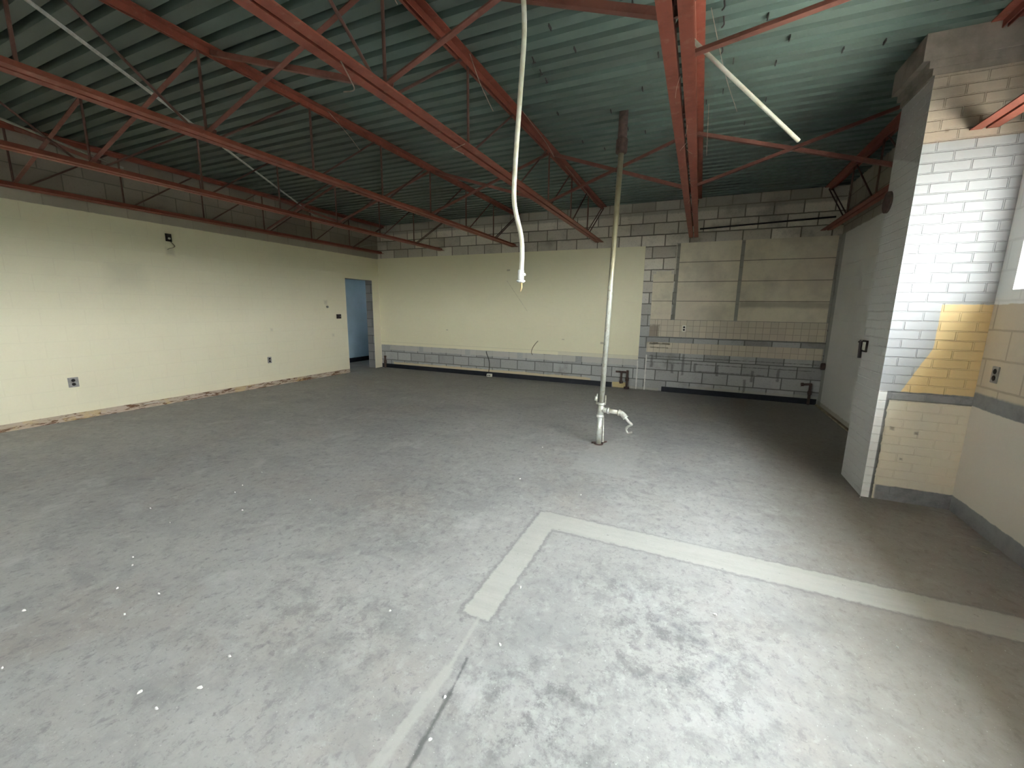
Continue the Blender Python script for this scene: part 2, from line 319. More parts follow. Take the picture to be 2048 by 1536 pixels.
def m_chimney():
    n = NB('painted_brick', .42, .45)
    # the brick runs along x on the front face and along y on the side face
    geo = n.n.new('ShaderNodeNewGeometry'); sg = n.n.new('ShaderNodeSeparateXYZ'); n.l.new(geo.outputs['True Normal'], sg.inputs[0])
    side = n.math('GREATER_THAN', n.math('ABSOLUTE', sg.outputs[0]), .5)
    mu = n.n.new('ShaderNodeMix'); mu.data_type = 'FLOAT'; n.l.new(side, mu.inputs[0]); n.l.new(n.x, mu.inputs[2]); n.l.new(n.y, mu.inputs[3])
    u = mu.outputs[0]
    wz = n.math('ADD', n.z, n.math('MULTIPLY', n.math('SUBTRACT', n.noise(6, 2), .5), .006))
    bc, bf = n.brick(n.math('ADD', u, 20.35), n.math('ADD', wz, .02), .2045, .0697, .006, .5, (1, 1, 1), (.9, .9, .9), (.5, .5, .5), .5)
    wob = n.noise(14, 4, .6); wob2 = n.noise(5, 4, .6)
    white = n.mix(n.math('MULTIPLY', n.ramp(n.noise(2, 3), .4, .7), .2), (.40, .41, .42), (.37, .38, .39))
    white = n.mix(n.math('MULTIPLY', bf, .18), white, (.26, .26, .27))
    white = n.mix(n.math('MULTIPLY', n.ramp(n.noise(45, 5, .7), .66, .72), .35), white, (.35, .35, .34))
    raw = n.mix(n.ramp(n.noise(5, 5, .6), .35, .7), (.42, .34, .265), (.33, .28, .225))
    tanp = n.mix(n.math('MULTIPLY', bf, .3), (.70, .52, .26), (.74, .60, .36))
    grey = n.mix(n.ramp(n.noise(9, 5, .7), .4, .7), (.25, .25, .255), (.17, .175, .18))
    beige = n.mix(n.ramp(n.noise(2, 4), .4, .7), (.72, .65, .51), (.68, .62, .51))
    c = n.mix(n.ramp(n.math('ADD', n.z, n.math('MULTIPLY', wob, .012)), 2.70, 2.69), raw, white)
    # yellow patch: lower-right of the front face, slanting edge
    xl = n.math('ADD', 1.625, n.math('MULTIPLY', n.math('SUBTRACT', wob2, .5), .03))
    slant = n.math('MULTIPLY', n.math('MAXIMUM', n.math('SUBTRACT', 1.24, n.z), 0.0), .42)
    xl = n.math('SUBTRACT', xl, slant)
    yl = n.math('MULTIPLY', n.ramp(n.math('SUBTRACT', n.x, xl), -.004, .004), n.ramp(n.math('ADD', n.z, n.math('MULTIPLY', wob, .02)), 1.585, 1.575))
    yl = n.math('MULTIPLY', yl, n.ramp(n.z, .895, .9)); c = n.mix(yl, c, tanp)
    strip = n.math('MULTIPLY', n.ramp(n.x, 1.43, 1.42), n.ramp(n.z, .90, .89)); c = n.mix(strip, c, (.84, .84, .82))
    # scar where a cabinet stood: grey mortar outline, beige inside
    inx = n.ramp(n.math('ADD', n.x, n.math('MULTIPLY', n.math('SUBTRACT', wob, .5), .03)), 1.418, 1.424)
    c = n.mix(n.math('MULTIPLY', n.ramp(n.math('ADD', n.z, n.math('MULTIPLY', wob, .02)), .915, .905), n.ramp(n.x, 1.40, 1.405)), c, grey)
    rim = n.ramp(n.math('ADD', n.x, n.math('MULTIPLY', n.math('SUBTRACT', wob, .5), .02)), 1.405, 1.412)
    c = n.mix(n.math('MULTIPLY', rim, n.ramp(n.z, .84, .835)), c, (.15, .145, .135))
    c = n.mix(n.math('MULTIPLY', inx, n.ramp(n.math('ADD', n.z, n.math('MULTIPLY', wob, .01)), .835, .83)), c, beige)
    c = n.mix(n.math('MULTIPLY', n.ramp(n.math('ADD', n.x, n.math('MULTIPLY', wob, .03)), 1.44, 1.46), n.ramp(n.math('ADD', n.z, n.math('MULTIPLY', wob, .02)), .135, .128)), c, grey)
    for (px, pz, r) in ((1.47, .60, .012), (1.62, .58, .008), (1.56, .36, .006), (1.47, 2.76, .006)):
        c = n.mix(n.math('MULTIPLY', n.box(n.x, n.z, px-r, px+r, pz-r, pz+r, .008, wob, .03), .7), c, (.18, .14, .10))
    sidec = n.mix(n.math('MULTIPLY', n.ramp(n.noise(2, 3), .4, .7), .3), (.62, .62, .60), (.56, .56, .54))
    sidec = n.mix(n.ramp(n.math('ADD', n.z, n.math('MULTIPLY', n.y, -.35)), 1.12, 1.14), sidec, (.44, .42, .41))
    perp = n.math('MULTIPLY', n.ramp(n.noise(30, 2), .52, .6), n.math('MULTIPLY', bf, .35))
    sidec = n.mix(perp, sidec, (.8, .8, .78))
    c = n.mix(side, c, sidec)
    inner = n.math('MULTIPLY', n.math('SUBTRACT', 1.0, side), n.math('MULTIPLY', inx, n.ramp(n.z, .9, .89)))
    h = n.math('MULTIPLY', n.math('SUBTRACT', 1.0, bf), n.math('SUBTRACT', 1.0, n.math('MULTIPLY', inner, .7)))
    h = n.math('ADD', h, n.math('MULTIPLY', n.noise(30, 4, .6), .15))
    h = n.math('MULTIPLY', h, n.math('SUBTRACT', 1.0, n.math('MULTIPLY', side, .5)))
    n.bump(h, .85, .009)
    return n.out(c)

def m_deck():
    n = NB('green_grey_deck', .5, .4)
    bc, bf = n.brick(n.math('ADD', n.x, 20.3), n.math('ADD', n.y, 20-3.424+.152*40-20.0+.02), 1.35, .1524, .001, .37, (.108, .158, .138), (.094, .128, .112), (.09, .125, .11), .1, 3)
    c = n.mix(n.math('MULTIPLY', n.ramp(n.noise(1.1, 5, .7), .48, .72), .35), bc, (.10, .11, .095))
    c = n.mix(n.math('MULTIPLY', n.ramp(n.noise(5, 5, .7, stretch=(.5, 3, 1)), .62, .72), .45), c, (.11, .085, .07))
    left_shade = n.ramp(n.math('ADD', n.math('MULTIPLY', n.x, -.22), n.noise(.9, 5, .65)), .95, 1.5)  # blotchy darkening towards the left, shade put into the deck colour
    c = n.mix(n.math('MULTIPLY', left_shade, .55), c, (.065, .068, .055))
    return n.out(c)

def m_red(name='red_oxide_steel', base=(.25, .072, .048), dust=(.31, .16, .115)):
    n = NB(name, .6, .3)
    geo = n.n.new('ShaderNodeNewGeometry')
    f = n.ramp(n.noise(5, 6, .7), .42, .7)
    c = n.mix(f, base, tuple(v*.72 for v in base))
    c = n.mix(n.math('MULTIPLY', n.ramp(n.noise(17, 4, .6), .55, .75), .5), c, dust)
    return n.out(c)

def m_pipe():
    n = NB('galvanised_pipe', .42, .5, .35)
    c = n.mix(n.ramp(n.noise(9, 5, .7, stretch=(1, 1, .5)), .4, .65), (.62, .64, .60), (.45, .43, .34))
    c = n.mix(n.math('MULTIPLY', n.ramp(n.noise(28, 4, .7), .55, .68), .6), c, (.28, .22, .13))
    c = n.mix(n.math('MULTIPLY', n.ramp(n.math('ADD', n.z, n.math('MULTIPLY', n.noise(4, 3), .6)), 1.5, 2.7), .75), c, (.46, .38, .21))
    return n.out(c)

def m_scar():
    n = NB('scarred_base_strip', .85, .2)
    c = n.mix(n.ramp(n.noise(5, 5, .7, stretch=(1, .7, 3)), .38, .62), (.55, .44, .36), (.50, .41, .31))
    c = n.mix(n.ramp(n.noise(11, 6, .75, stretch=(1, .45, 2.2), dist=.7), .50, .56), c, (.17, .095, .055))
    c = n.mix(n.math('MULTIPLY', n.ramp(n.noise(3, 4, .6), .55, .65), .6), c, (.60, .45, .22))
    c = n.mix(n.math('MULTIPLY', n.ramp(n.noise(10, 4, .6, stretch=(1, .3, 3)), .6, .66), .7), c, (.64, .60, .52))
    n.bump(n.noise(14, 5, .7), .5, .006)
    return n.out(c)

def m_glass(name='window_glass', tint=(.95, .97, .96)):
    m = bpy.data.materials.new(name); m.use_nodes = True
    t = m.node_tree; t.nodes.clear()
    o = t.nodes.new('ShaderNodeOutputMaterial'); mx = t.nodes.new('ShaderNodeMixShader')
    tr = t.nodes.new('ShaderNodeBsdfTransparent'); gl = t.nodes.new('ShaderNodeBsdfGlossy'); gl.inputs['Roughness'].default_value = .02
    mx.inputs[0].default_value = .06; tr.inputs[0].default_value = (*tint, 1)
    t.links.new(tr.outputs[0], mx.inputs[1]); t.links.new(gl.outputs[0], mx.inputs[2]); t.links.new(mx.outputs[0], o.inputs[0])
    return m

MT = dict(floor=m_floor(), left=m_wall_left(), jamb=m_jamb(), back=m_wall_back(), cream=m_cream(), panel=m_panel(), tile=m_tile(),
          right=m_wall_right(), chim=m_chimney(), deck=m_deck(), red=m_red(), pipe=m_pipe(), scar=m_scar(), glass=m_glass(), dusty=m_glass('dimming_window_glass', (.42, .43, .425)),  # last glass has a dark tint, added to dim light on the chimney
          brace=m_red('brace_steel', (.20, .08, .06), (.25, .145, .11)),
          web=m_red('web_steel', (.12, .06, .047), (.20, .13, .10)),
          dark=simple('dark_iron', (.055, .045, .045), .6, .3, .4),
          rust=simple('rusty_sleeve', (.10, .065, .055), .8, 0, .4),
          black=simple('black_vinyl_base', (.010, .012, .020), .5, 0, .4, 12),
          emt=simple('bare_conduit', (.52, .52, .47), .4, .4, .25, 20),
          whitec=simple('white_painted_conduit', (.80, .79, .70), .4, 0, .18, 14, .4, (.62, .58, .44)),
          plate=simple('steel_cover_plate', (.36, .34, .33), .5, .3, .25),
          darkbox=simple('open_box_dark', (.045, .035, .03), .7, 0, .4),
          hole=simple('recept_black', (.012, .01, .01), .6, 0, .2),
          ivory=simple('ivory_plastic', (.74, .72, .62), .4, 0, .12),
          cable=simple('grey_cable', (.20, .17, .11), .6, 0, .3),
          blackc=simple('black_cable', (.03, .028, .025), .6, 0, .3),
          wire=simple('hanger_wire', (.42, .33, .27), .5, .3, .3),
          chip=simple('paint_chip', (.85, .85, .80), .6, 0, .1),
          blue=simple('blue_grey_paint', (.42, .54, .62), .6, 0, .12, 1.5),
          hall=simple('hall_floor', (.30, .29, .27), .7, 0, .2, 3),
          white=simple('white_gloss_paint', (.80, .81, .79), .4, 0, .08, 6),
          ground=simple('pale_pavement', (.55, .53, .49), .9, 0, .15, 2),
          alum=simple('aluminium_frame', (.5, .5, .5), .4, .5, .1),
          webs=simple('cobweb_dust', (.55, .36, .30), .9, 0, .3),
          front=simple('front_wall_paint', (.82, .80, .72), .8, 0, .2, 2))

# ------------------------------------------------------------------ mesh helpers
def link(name, bm, mat, parent=None, smooth=False, loc=None):
    me = bpy.data.meshes.new(name)
    bmesh.ops.recalc_face_normals(bm, faces=bm.faces[:])
    bm.to_mesh(me); bm.free()
    if smooth:
        for p in me.polygons: p.use_smooth = True
    mats = mat if isinstance(mat, list) else [mat]
    for m in mats: me.materials.append(m)
    o = bpy.data.objects.new(name, me); col.objects.link(o)
    if parent is not None: o.parent = parent
    if loc is not None: o.location = loc
    return o
def tag(o, label, cat, group=None):
    o['label'] = label; o['category'] = cat
    if group: o['group'] = group
    return o
def struct(o): o['kind'] = 'structure'; return o
def thing(name, label, cat, loc=(0, 0, 0), group=None):
    o = bpy.data.objects.new(name, None); col.objects.link(o); o.location = loc; o.empty_display_size = .05
    return tag(o, label, cat, group)
def bx(bm, x0, x1, y0, y1, z0, z1, mi=0):
    vs = [bm.verts.new((x, y, z)) for x in (x0, x1) for y in (y0, y1) for z in (z0, z1)]
    for f in ((0, 1, 3, 2), (4, 6, 7, 5), (0, 4, 5, 1), (2, 3, 7, 6), (0, 2, 6, 4), (1, 5, 7, 3)):
        bm.faces.new([vs[i] for i in f]).material_index = mi
    return vs
def box_bm(*a, bevel=0):
    bm = bmesh.new(); bx(bm, *a)
    if bevel: bmesh.ops.bevel(bm, geom=bm.edges[:], offset=bevel, segments=2, affect='EDGES')
    return bm
def tube(bm, pts, r, n=10, cap=True):
    pts = [Vector(p) for p in pts]
    rs = r if isinstance(r, (list, tuple)) else [r]*len(pts)
    t0 = (pts[1]-pts[0]).normalized()
    nrm = t0.orthogonal().normalized(); rings = []
    for i, p in enumerate(pts):
        if i == 0: t = t0
        elif i == len(pts)-1: t = (pts[i]-pts[i-1]).normalized()
        else: t = ((pts[i+1]-pts[i]).normalized()+(pts[i]-pts[i-1]).normalized()).normalized()
        nrm = (nrm - t*nrm.dot(t)).normalized(); bn = t.cross(nrm)
        rings.append([bm.verts.new(p + (nrm*math.cos(2*math.pi*k/n) + bn*math.sin(2*math.pi*k/n))*rs[i]) for k in range(n)])
    for A, B in zip(rings, rings[1:]):
        for k in range(n): bm.faces.new((A[k], A[(k+1) % n], B[(k+1) % n], B[k]))
    if cap: bm.faces.new(rings[0]); bm.faces.new(rings[-1])
    return bm
def tube_bm(pts, r, n=10): return tube(bmesh.new(), pts, r, n)
def smooth_path(pts, k=6):
    P = [Vector(p) for p in pts]; P = [P[0]*2-P[1]] + P + [P[-1]*2-P[-2]]; out = []
    for i in range(1, len(P)-2):
        for j in range(k):
            t = j/k
            out.append(.5*((2*P[i]) + (-P[i-1]+P[i+1])*t + (2*P[i-1]-5*P[i]+4*P[i+1]-P[i+2])*t*t + (-P[i-1]+3*P[i]-3*P[i+1]+P[i+2])*t**3))
    out.append(P[-2]); return out
def angle_bm(p, q, leg=.04, th=.005, flip=1, up=Vector((0, 0, 1))):
    """ steel angle (L section) from p to q """
    p, q = Vector(p), Vector(q); t = (q-p).normalized()
    s = t.cross(up).normalized(); u = s.cross(t).normalized(); bm = bmesh.new()
    prof = [(0, 0), (leg, 0), (leg, th), (th, th), (th, leg), (0, leg)]
    A = [bm.verts.new(p + s*a_*flip + u*b_) for a_, b_ in prof]; B = [bm.verts.new(q + s*a_*flip + u*b_) for a_, b_ in prof]
    for k in range(6): bm.faces.new((A[k], A[(k+1) % 6], B[(k+1) % 6], B[k]))
    bm.faces.new(A); bm.faces.new(B)
    return bm
def wall_with_holes(axis, at0, at1, lo, hi, z0, z1, holes, mi_jamb=0):
    """ slab wall: 'x' wall spans y (lo..hi) and stands between x=at0..at1. holes: (a0,a1,b0,b1) """
    bm = bmesh.new()
    ys = sorted({lo, hi, *[h[0] for h in holes], *[h[1] for h in holes]}); zs = sorted({z0, z1, *[h[2] for h in holes], *[h[3] for h in holes]})
    def solid(i, j):
        if i < 0 or j < 0 or i >= len(ys)-1 or j >= len(zs)-1: return False
        cy = (ys[i]+ys[i+1])/2; cz = (zs[j]+zs[j+1])/2
        return not any(h[0] < cy < h[1] and h[2] < cz < h[3] for h in holes)
    V = {}
    def v(s_, y, z):
        k = (s_, round(y, 4), round(z, 4))
        if k not in V: V[k] = bm.verts.new((s_, y, z) if axis == 'x' else (y, s_, z))
        return V[k]
    for i in range(len(ys)-1):
        for j in range(len(zs)-1):
            if not solid(i, j): continue
            y0_, y1_, a_, b_ = ys[i], ys[i+1], zs[j], zs[j+1]
            for s_ in (at0, at1): bm.faces.new((v(s_, y0_, a_), v(s_, y1_, a_), v(s_, y1_, b_), v(s_, y0_, b_)))
            for (di, dj, e) in ((-1, 0, ((y0_, a_), (y0_, b_))), (1, 0, ((y1_, a_), (y1_, b_))), (0, -1, ((y0_, a_), (y1_, a_))), (0, 1, ((y0_, b_), (y1_, b_)))):
                if not solid(i+di, j+dj):
                    inner = 0 <= i+di < len(ys)-1 and 0 <= j+dj < len(zs)-1
                    f = bm.faces.new((v(at0, *e[0]), v(at1, *e[0]), v(at1, *e[1]), v(at0, *e[1])))
                    if inner: f.material_index = mi_jamb
    return bm

def ring_ground():
    bm = bmesh.new()
    bx(bm, 2.1, 6.0, -4.05, 50, -.4, -.16); return bm
XL, XR, YB, YF, ZT = -7.27, 1.90, 8.12, -3.85, 3.40
# ------------------------------------------------------------------ setting
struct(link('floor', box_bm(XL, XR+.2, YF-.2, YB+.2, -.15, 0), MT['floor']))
struct(link('wall_left', wall_with_holes('x', XL-.2, XL, YF-.2, YB+.2, -.02, 3.5, [(7.04, 7.87, -.02, 2.125)], 1), [MT['left'], MT['jamb']]))
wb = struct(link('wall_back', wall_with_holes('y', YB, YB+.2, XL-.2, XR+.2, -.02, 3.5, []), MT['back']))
W0, W1, WZ0, WZ1 = -.1, 3.95, 1.665, 2.66
wr = struct(link('wall_right', wall_with_holes('x', XR, XR+.2, YF-.2, YB, -.02, 3.5, [(W0, W1, WZ0, WZ1)], 1), [MT['right'], MT['white']]))
FILL_WIN = [(-5.0, -3.4, .95, 2.30)]  # unseen front opening, added as fill for the dim walls
struct(link('wall_front', wall_with_holes('y', YF-.2, YF, XL, XR, -.02, 3.5, FILL_WIN), MT['front']))
# painted plaster face and tiled faces on the back wall
link('plaster_panel', box_bm(XL+.001, -1.0, YB-.012, YB+.01, .575, 2.655), MT['cream'], wb)
link('plaster_panel', box_bm(-.405, .545, YB-.016, YB+.01, 1.34, 2.68), MT['panel'], wb)
link('plaster_panel', box_bm(.60, 1.86, YB-.016, YB+.01, 1.34, 2.68), MT['panel'], wb)
bm = bmesh.new(); bx(bm, -.83, -.475, YB-.014, YB+.01, 1.34, 2.205)
es = [e for e in bm.edges if abs(e.verts[0].co.x-e.verts[1].co.x) < 1e-6 and abs(e.verts[0].co.z-e.verts[1].co.z) < 1e-6 and e.verts[0].co.z > 2]
bmesh.ops.bevel(bm, geom=es, offset=.05, segments=4, affect='EDGES')
link('plaster_panel', bm, MT['panel'], wb)
link('tile_band', box_bm(-.83, 1.885, YB-.015, YB+.01, 1.03, 1.337), MT['tile'], wb)
link('tile_band', box_bm(-.86, 1.875, YB-.015, YB+.01, .735, .925), MT['tile'], wb)

# corrugated steel deck (ribs run left-right)
bm = bmesh.new(); ys = []; y = 3.424 - .1524*48
while y < YB+.2:
    ys += [(y, 3.40), (y+.090, 3.40), (y+.093, 3.472), (y+.149, 3.472)]; y += .1524
ys = [q for q in ys if YF-.25 < q[0] < YB+.22]
pa = [bm.verts.new((XL-.15, yy, zz)) for yy, zz in ys]; pb = [bm.verts.new((XR+.15, yy, zz)) for yy, zz in ys]
pc = [bm.verts.new((XL-.15, ys[k][0], 3.56)) for k in (0, -1)]; pd = [bm.verts.new((XR+.15, ys[k][0], 3.56)) for k in (0, -1)]
for k in range(len(ys)-1): bm.faces.new((pa[k], pa[k+1], pb[k+1], pb[k]))
bm.faces.new((pc[0], pc[1], pd[1], pd[0])); bm.faces.new((pa[0], pb[0], pd[0], pc[0])); bm.faces.new((pa[-1], pb[-1], pd[1], pc[1]))
bm.faces.new(pa + [pc[1], pc[0]]); bm.faces.new(pb + [pd[1], pd[0]])
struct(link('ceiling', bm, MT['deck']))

struct(link('added_eaves', box_bm(XR+.2, XR+.72, YF-.7, YB+.7, 3.36, 3.52), MT['front']))  # unseen overhang, added to keep steep sky light off the floor
# bases
struct(link('baseboard_left', box_bm(XL-.005, XL+.006, YF, 7.035, 0.0, .088), MT['scar']))
struct(link('baseboard_back', box_bm(XL+.01, -1.47, YB-.014, YB+.005, 0, .10), MT['black']))
struct(link('trim_1', box_bm(-.54, 1.88, YB-.016, YB+.005, 0, .095), MT['black']))
bm = bmesh.new(); bx(bm, XR-.04, XR+.005, 4.7, YB-.05, 0, .02)
struct(link('trim_2', bm, simple('wall_foot_mortar', (.36, .31, .22), .9, 0, .4, 9)))

# hall beyond the doorway
bm = bmesh.new(); bx(bm, -8.75, -8.60, 5.2, 10.6, -.02, 2.9)
hw = struct(link('wall_hall', bm, MT['blue']))
link('base_strip', box_bm(-8.60, -8.585, 5.2, 10.6, 0, .12), MT['black'], hw)
struct(link('floor_hall', box_bm(-8.75, XL-.001, 5.2, 10.6, -.15, 0), MT['hall']))
struct(link('ceiling_hall', box_bm(-8.75, XL-.2, 5.2, 10.6, 2.9, 3.0), MT['hall']))
struct(link('wall_hall_side', box_bm(-7.6, XL-.2, YB+.2, 10.6, -.02, 2.9), MT['blue']))
struct(link('wall_hall_far', wall_with_holes('y', 10.6, 10.7, -8.6, XL-.2, 0, 2.9, [(-8.25, -8.02, 1.5, 1.86)]), MT['blue']))
struct(link('wall_hall_near', box_bm(-8.6, XL-.2, 5.1, 5.2, 0, 2.9), MT['blue']))

wt = bpy.data.objects.new('window_3', None); col.objects.link(wt); struct(wt)  # unseen hall window, added to brighten the blue wall
link('pane', box_bm(-8.26, -8.01, 10.64, 10.648, 1.49, 1.87), MT['glass'], wt)
# ribbon window in the right wall
wt = bpy.data.objects.new('window_1', None); col.objects.link(wt); struct(wt)
bm = bmesh.new(); fx0, fx1 = XR+.13, XR+.18
bx(bm, fx0, fx1, W0, W1, WZ0, WZ0+.04); bx(bm, fx0, fx1, W0, W1, WZ1-.04, WZ1)
for k in range(6):
    yy = W0 + (W1-W0)*k/5; y0_ = min(max(yy-.02, W0), W1-.04); bx(bm, fx0, fx1, y0_, y0_+.04, WZ0+.04, WZ1-.04)
link('window_frame', bm, MT['alum'], wt)
for k in range(5):
    ya = W0 + (W1-W0)*k/5+.02; yb_ = W0 + (W1-W0)*(k+1)/5-.02
    link('pane', box_bm(XR+.150, XR+.156, ya, yb_, WZ0+.03, WZ1-.03), MT['dusty' if k == 4 else 'glass'], wt)  # pane beside the chimney is darkened to cut its light
for k, (xa, xb, za, zb) in enumerate(FILL_WIN):      # added fill window behind the camera
    wt = bpy.data.objects.new('window_%d' % (k+2), None); col.objects.link(wt); struct(wt)
    bm = bmesh.new(); fy0, fy1 = YF-.17, YF-.12
    bx(bm, xa, xb, fy0, fy1, za, za+.05); bx(bm, xa, xb, fy0, fy1, zb-.05, zb)
    for xx in (xa, (xa+xb)/2-.025, xb-.05): bx(bm, xx, xx+.05, fy0, fy1, za+.05, zb-.05)
    link('window_frame', bm, MT['alum'], wt)
    for q0, q1 in ((xa+.04, (xa+xb)/2-.02), ((xa+xb)/2+.02, xb-.04)): link('pane', box_bm(q0, q1, YF-.150, YF-.144, za+.04, zb-.04), MT['glass'], wt)
struct(link('sky_blocker_outside', box_bm(26, 28, -40, 50, -.2, 3.2), simple('sky_blocker_green', (.08, .10, .06), .9, 0, .3, 2)))  # unseen block, added to cut low sky light through the window
struct(link('ground_outside', ring_ground(), MT['ground']))
bm = box_bm(-60, 60, -60, -4.05, -.4, -.16); bx(bm, 6.0, 60, -4.05, 60, -.4, -.17)
struct(link('ground_street', bm, simple('asphalt', (.06, .06, .058), .9, 0, .3, 3)))

# ------------------------------------------------------------------ brick chimney
CX0, CY0, CY1 = 1.35, 4.11, 4.63
ch = thing('brick_chimney', 'square painted brick chimney stack standing against the right wall', 'chimney', (CX0, CY0, 0))
bm = bmesh.new(); bx(bm, CX0, XR, CY0, CY1, 0, 3.13)
o = link('shaft', bm, MT['chim'], ch); o.location = (-CX0, -CY0, 0)
bm = bmesh.new(); bx(bm, CX0-.015, XR, CY0-.003, CY1, 3.13, 3.175); bx(bm, CX0-.04, XR, CY0-.006, CY1, 3.175, 3.225); bx(bm, CX0-.080, XR, CY0-.012, CY1, 3.225, 3.398)
o = link('corbel', bm, simple('bare_brown_block', (.27, .235, .20), .85, 0, .35, 5), ch); o.location = (-CX0, -CY0, 0); o['label'] = 'unpainted stepped brick top'
bm = bmesh.new(); tube(bm, [(CX0-.016, CY1-.055, 2.405), (CX0+.02, CY1-.055, 2.405)], .085, 28)
o = link('flue_cover', bm, MT['rust'], ch, False); o.location = (-CX0, -CY0, 0); o['label'] = 'dark rusty round flue cover'

# ------------------------------------------------------------------ open-web steel joists
JX = [-7.05, -5.34, -3.56, -1.82, -.205, 1.66]
JL = ['steel roof joist running along the top of the left wall', 'steel roof joist, second one out from the left wall', 'steel roof joist, third one out from the left wall',
      'rust red steel roof joist just left of the hanging white conduit', 'wide rust red steel joist overhead, between the standpipe and the chimney', 'steel roof joist entering the brick chimney front']
YV = [2.16+.972*k for k in range(-3, 6)]
def chord_bm(top, x=0.0, y0=YF+.02, y1=8.0, leg=.064, gap=.010, th=.007, hv=.052):
    bm = bmesh.new()
    for s in (-1, 1):
        xa, xb = sorted((s*gap, s*(gap+leg)))
        xc, xd = sorted((s*gap, s*(gap+th)))
        if top: bx(bm, xa, xb, y0, y1, .398-.0-.007+0.0, .398); bx(bm, xc, xd, y0, y1, .398-hv, .391)
        else: bx(bm, xa, xb, y0, y1, -.255, -.255+th); bx(bm, xc, xd, y0, y1, -.248, -.255+hv)
    return bm
def make_joist(i):
    t = thing('steel_joist', JL[i], 'roof joist', (JX[i], 2.16, 3.0), 'open web roof joists')
    def P(name, bm, m='web', sm=False):
        o = link(name, bm, MT[m], t, sm); o.location = (0, -2.16, 0); return o
    P('top_chord', chord_bm(True, y1=8.10), 'red'); P('bottom_chord', chord_bm(False, y1=8.0), 'red')
    for y in YV:
        if i == 5 and 2.0 < y < 4.7: continue
        P('web_post', tube_bm([(0, y, -.245), (0, y, .385)], .0105, 8))
    for k, y in enumerate(YV):
        if i == 5 and 2.0 < y < 4.7: continue
        if y >= 2.1:
            if k == len(YV)-1:
                for s in (-.022, .022): P('web_diagonal', tube_bm([(s, y+.05, -.24), (s, 8.07, .36)], .0085, 8))
            else: P('web_diagonal', tube_bm([(0, y+.07, -.235), (0, y+.90, .375)], .0095, 8))
        if y <= 2.2 and k > 0: P('web_diagonal', tube_bm([(0, y-.07, -.235), (0, y-.90, .375)], .0095, 8))
    return t
for i in range(6): make_joist(i)

# crossed angle braces between neighbouring joists, two rows
names = ['left wall joist', 'second joist', 'third joist', 'fourth joist', 'wide fifth joist', 'chimney joist']
for row, yb in (('near', 2.19), ('far', 5.13)):
    for i in range(5):
        p0, p1 = JX[i], JX[i+1]
        for k, (za, zb) in enumerate(((2.80, 3.355), (3.355, 2.80))):
            y_ = yb + (.0 if k == 0 else .045)
            t = link('cross_brace', angle_bm((p0+.012, y_, za), (p1-.012, y_, zb), .036, .005, 1 if k == 0 else -1), MT['brace'])
            tag(t, '%s row angle brace %s from the %s to the %s' % (row, 'rising' if k == 0 else 'falling', names[i], names[i+1]), 'brace', 'angle braces between the roof joists')

t = link('cross_brace', angle_bm((-.14, 2.568, 2.79), (1.60, 2.09, 2.80), .036, .005, 1), MT['brace'])
tag(t, 'nearly level angle brace passing in front of the cream rod, toward the chimney joist', 'brace', 'angle braces between the roof joists')

# ------------------------------------------------------------------ standpipe on the floor
sp = thing('standpipe', 'galvanised vertical pipe from the floor to the roof deck with a side outlet', 'pipe', (-.92, 4.474, 0))
def SP(name, bm, m, lab=None, sm=True):
    o = link(name, bm, MT[m], sp, sm)
    if lab: o['label'] = lab
    return o
SP('lower_pipe', tube_bm([(0, 0, 0), (.002, 0, .34)], .030, 20), 'pipe')
SP('main_pipe', tube_bm([(.010, 0, .46), (.072, 0, 3.09)], .027, 20), 'pipe')
o = SP('roof_sleeve', tube_bm([(.073, 0, 3.10), (.075, 0, 3.415)], .044, 20), 'rust', 'dark rusty upper sleeve')
SP('coupling', tube_bm([(.072, 0, 3.03), (.072, 0, 3.04), (.073, 0, 3.155), (.073, 0, 3.165)], [.048, .056, .056, .048], 20), 'rust', 'wide rusty coupling')
bm = bmesh.new(); tube(bm, [(.002, 0, .315), (.002, 0, .318), (.003, 0, .345), (.003, 0, .348)], [.036, .041, .041, .036], 20)
tube(bm, [(.003, 0, .345), (.008, 0, .46)], .036, 20); tube(bm, [(.008, 0, .455), (.008, 0, .458), (.009, 0, .482), (.009, 0, .485)], [.036, .041, .041, .036], 20)
tube(bm, [(.02, 0, .40), (.085, -.012, .402)], .031, 18); tube(bm, [(.083, -.012, .402), (.105, -.016, .402)], .036, 18)
SP('tee_fitting', bm, 'pipe')
SP('branch_pipe', tube_bm([(.10, -.014, .402), (.215, -.036, .400)], .024, 16), 'whitec', 'pale side branch')
bm = bmesh.new(); tube(bm, smooth_path([(.205, -.034, .401), (.235, -.04, .398), (.262, -.046, .380), (.29, -.052, .352)]), .029, 16)
tube(bm, [(.205, -.034, .401), (.222, -.037, .400)], .034, 16); tube(bm, [(.278, -.049, .365), (.292, -.052, .350)], .031, 16)
SP('elbow', bm, 'pipe')
SP('hook', tube_bm(smooth_path([(.285, -.05, .357), (.325, -.058, .315), (.355, -.062, .290), (.318, -.056, .262), (.300, -.052, .225), (.322, -.054, .190), (.365, -.06, .205)]), [.016]*13+[.014]*11+[.012]*13, 8), 'emt', 'twisted bright metal hook')
SP('strap', tube_bm([(.040, .01, .33), (.046, .012, .06), (.050, .0, .03)], .007, 6), 'pipe')
bm = bmesh.new(); tube(bm, [(0, 0, 0), (0, 0, .008)], .052, 20); tube(bm, [(-.075, -.02, .012), (-.03, -.01, .018)], .010, 8); tube(bm, [(.03, .02, .012), (.085, .04, .030)], .008, 8)
SP('base_flange', bm, 'rust')
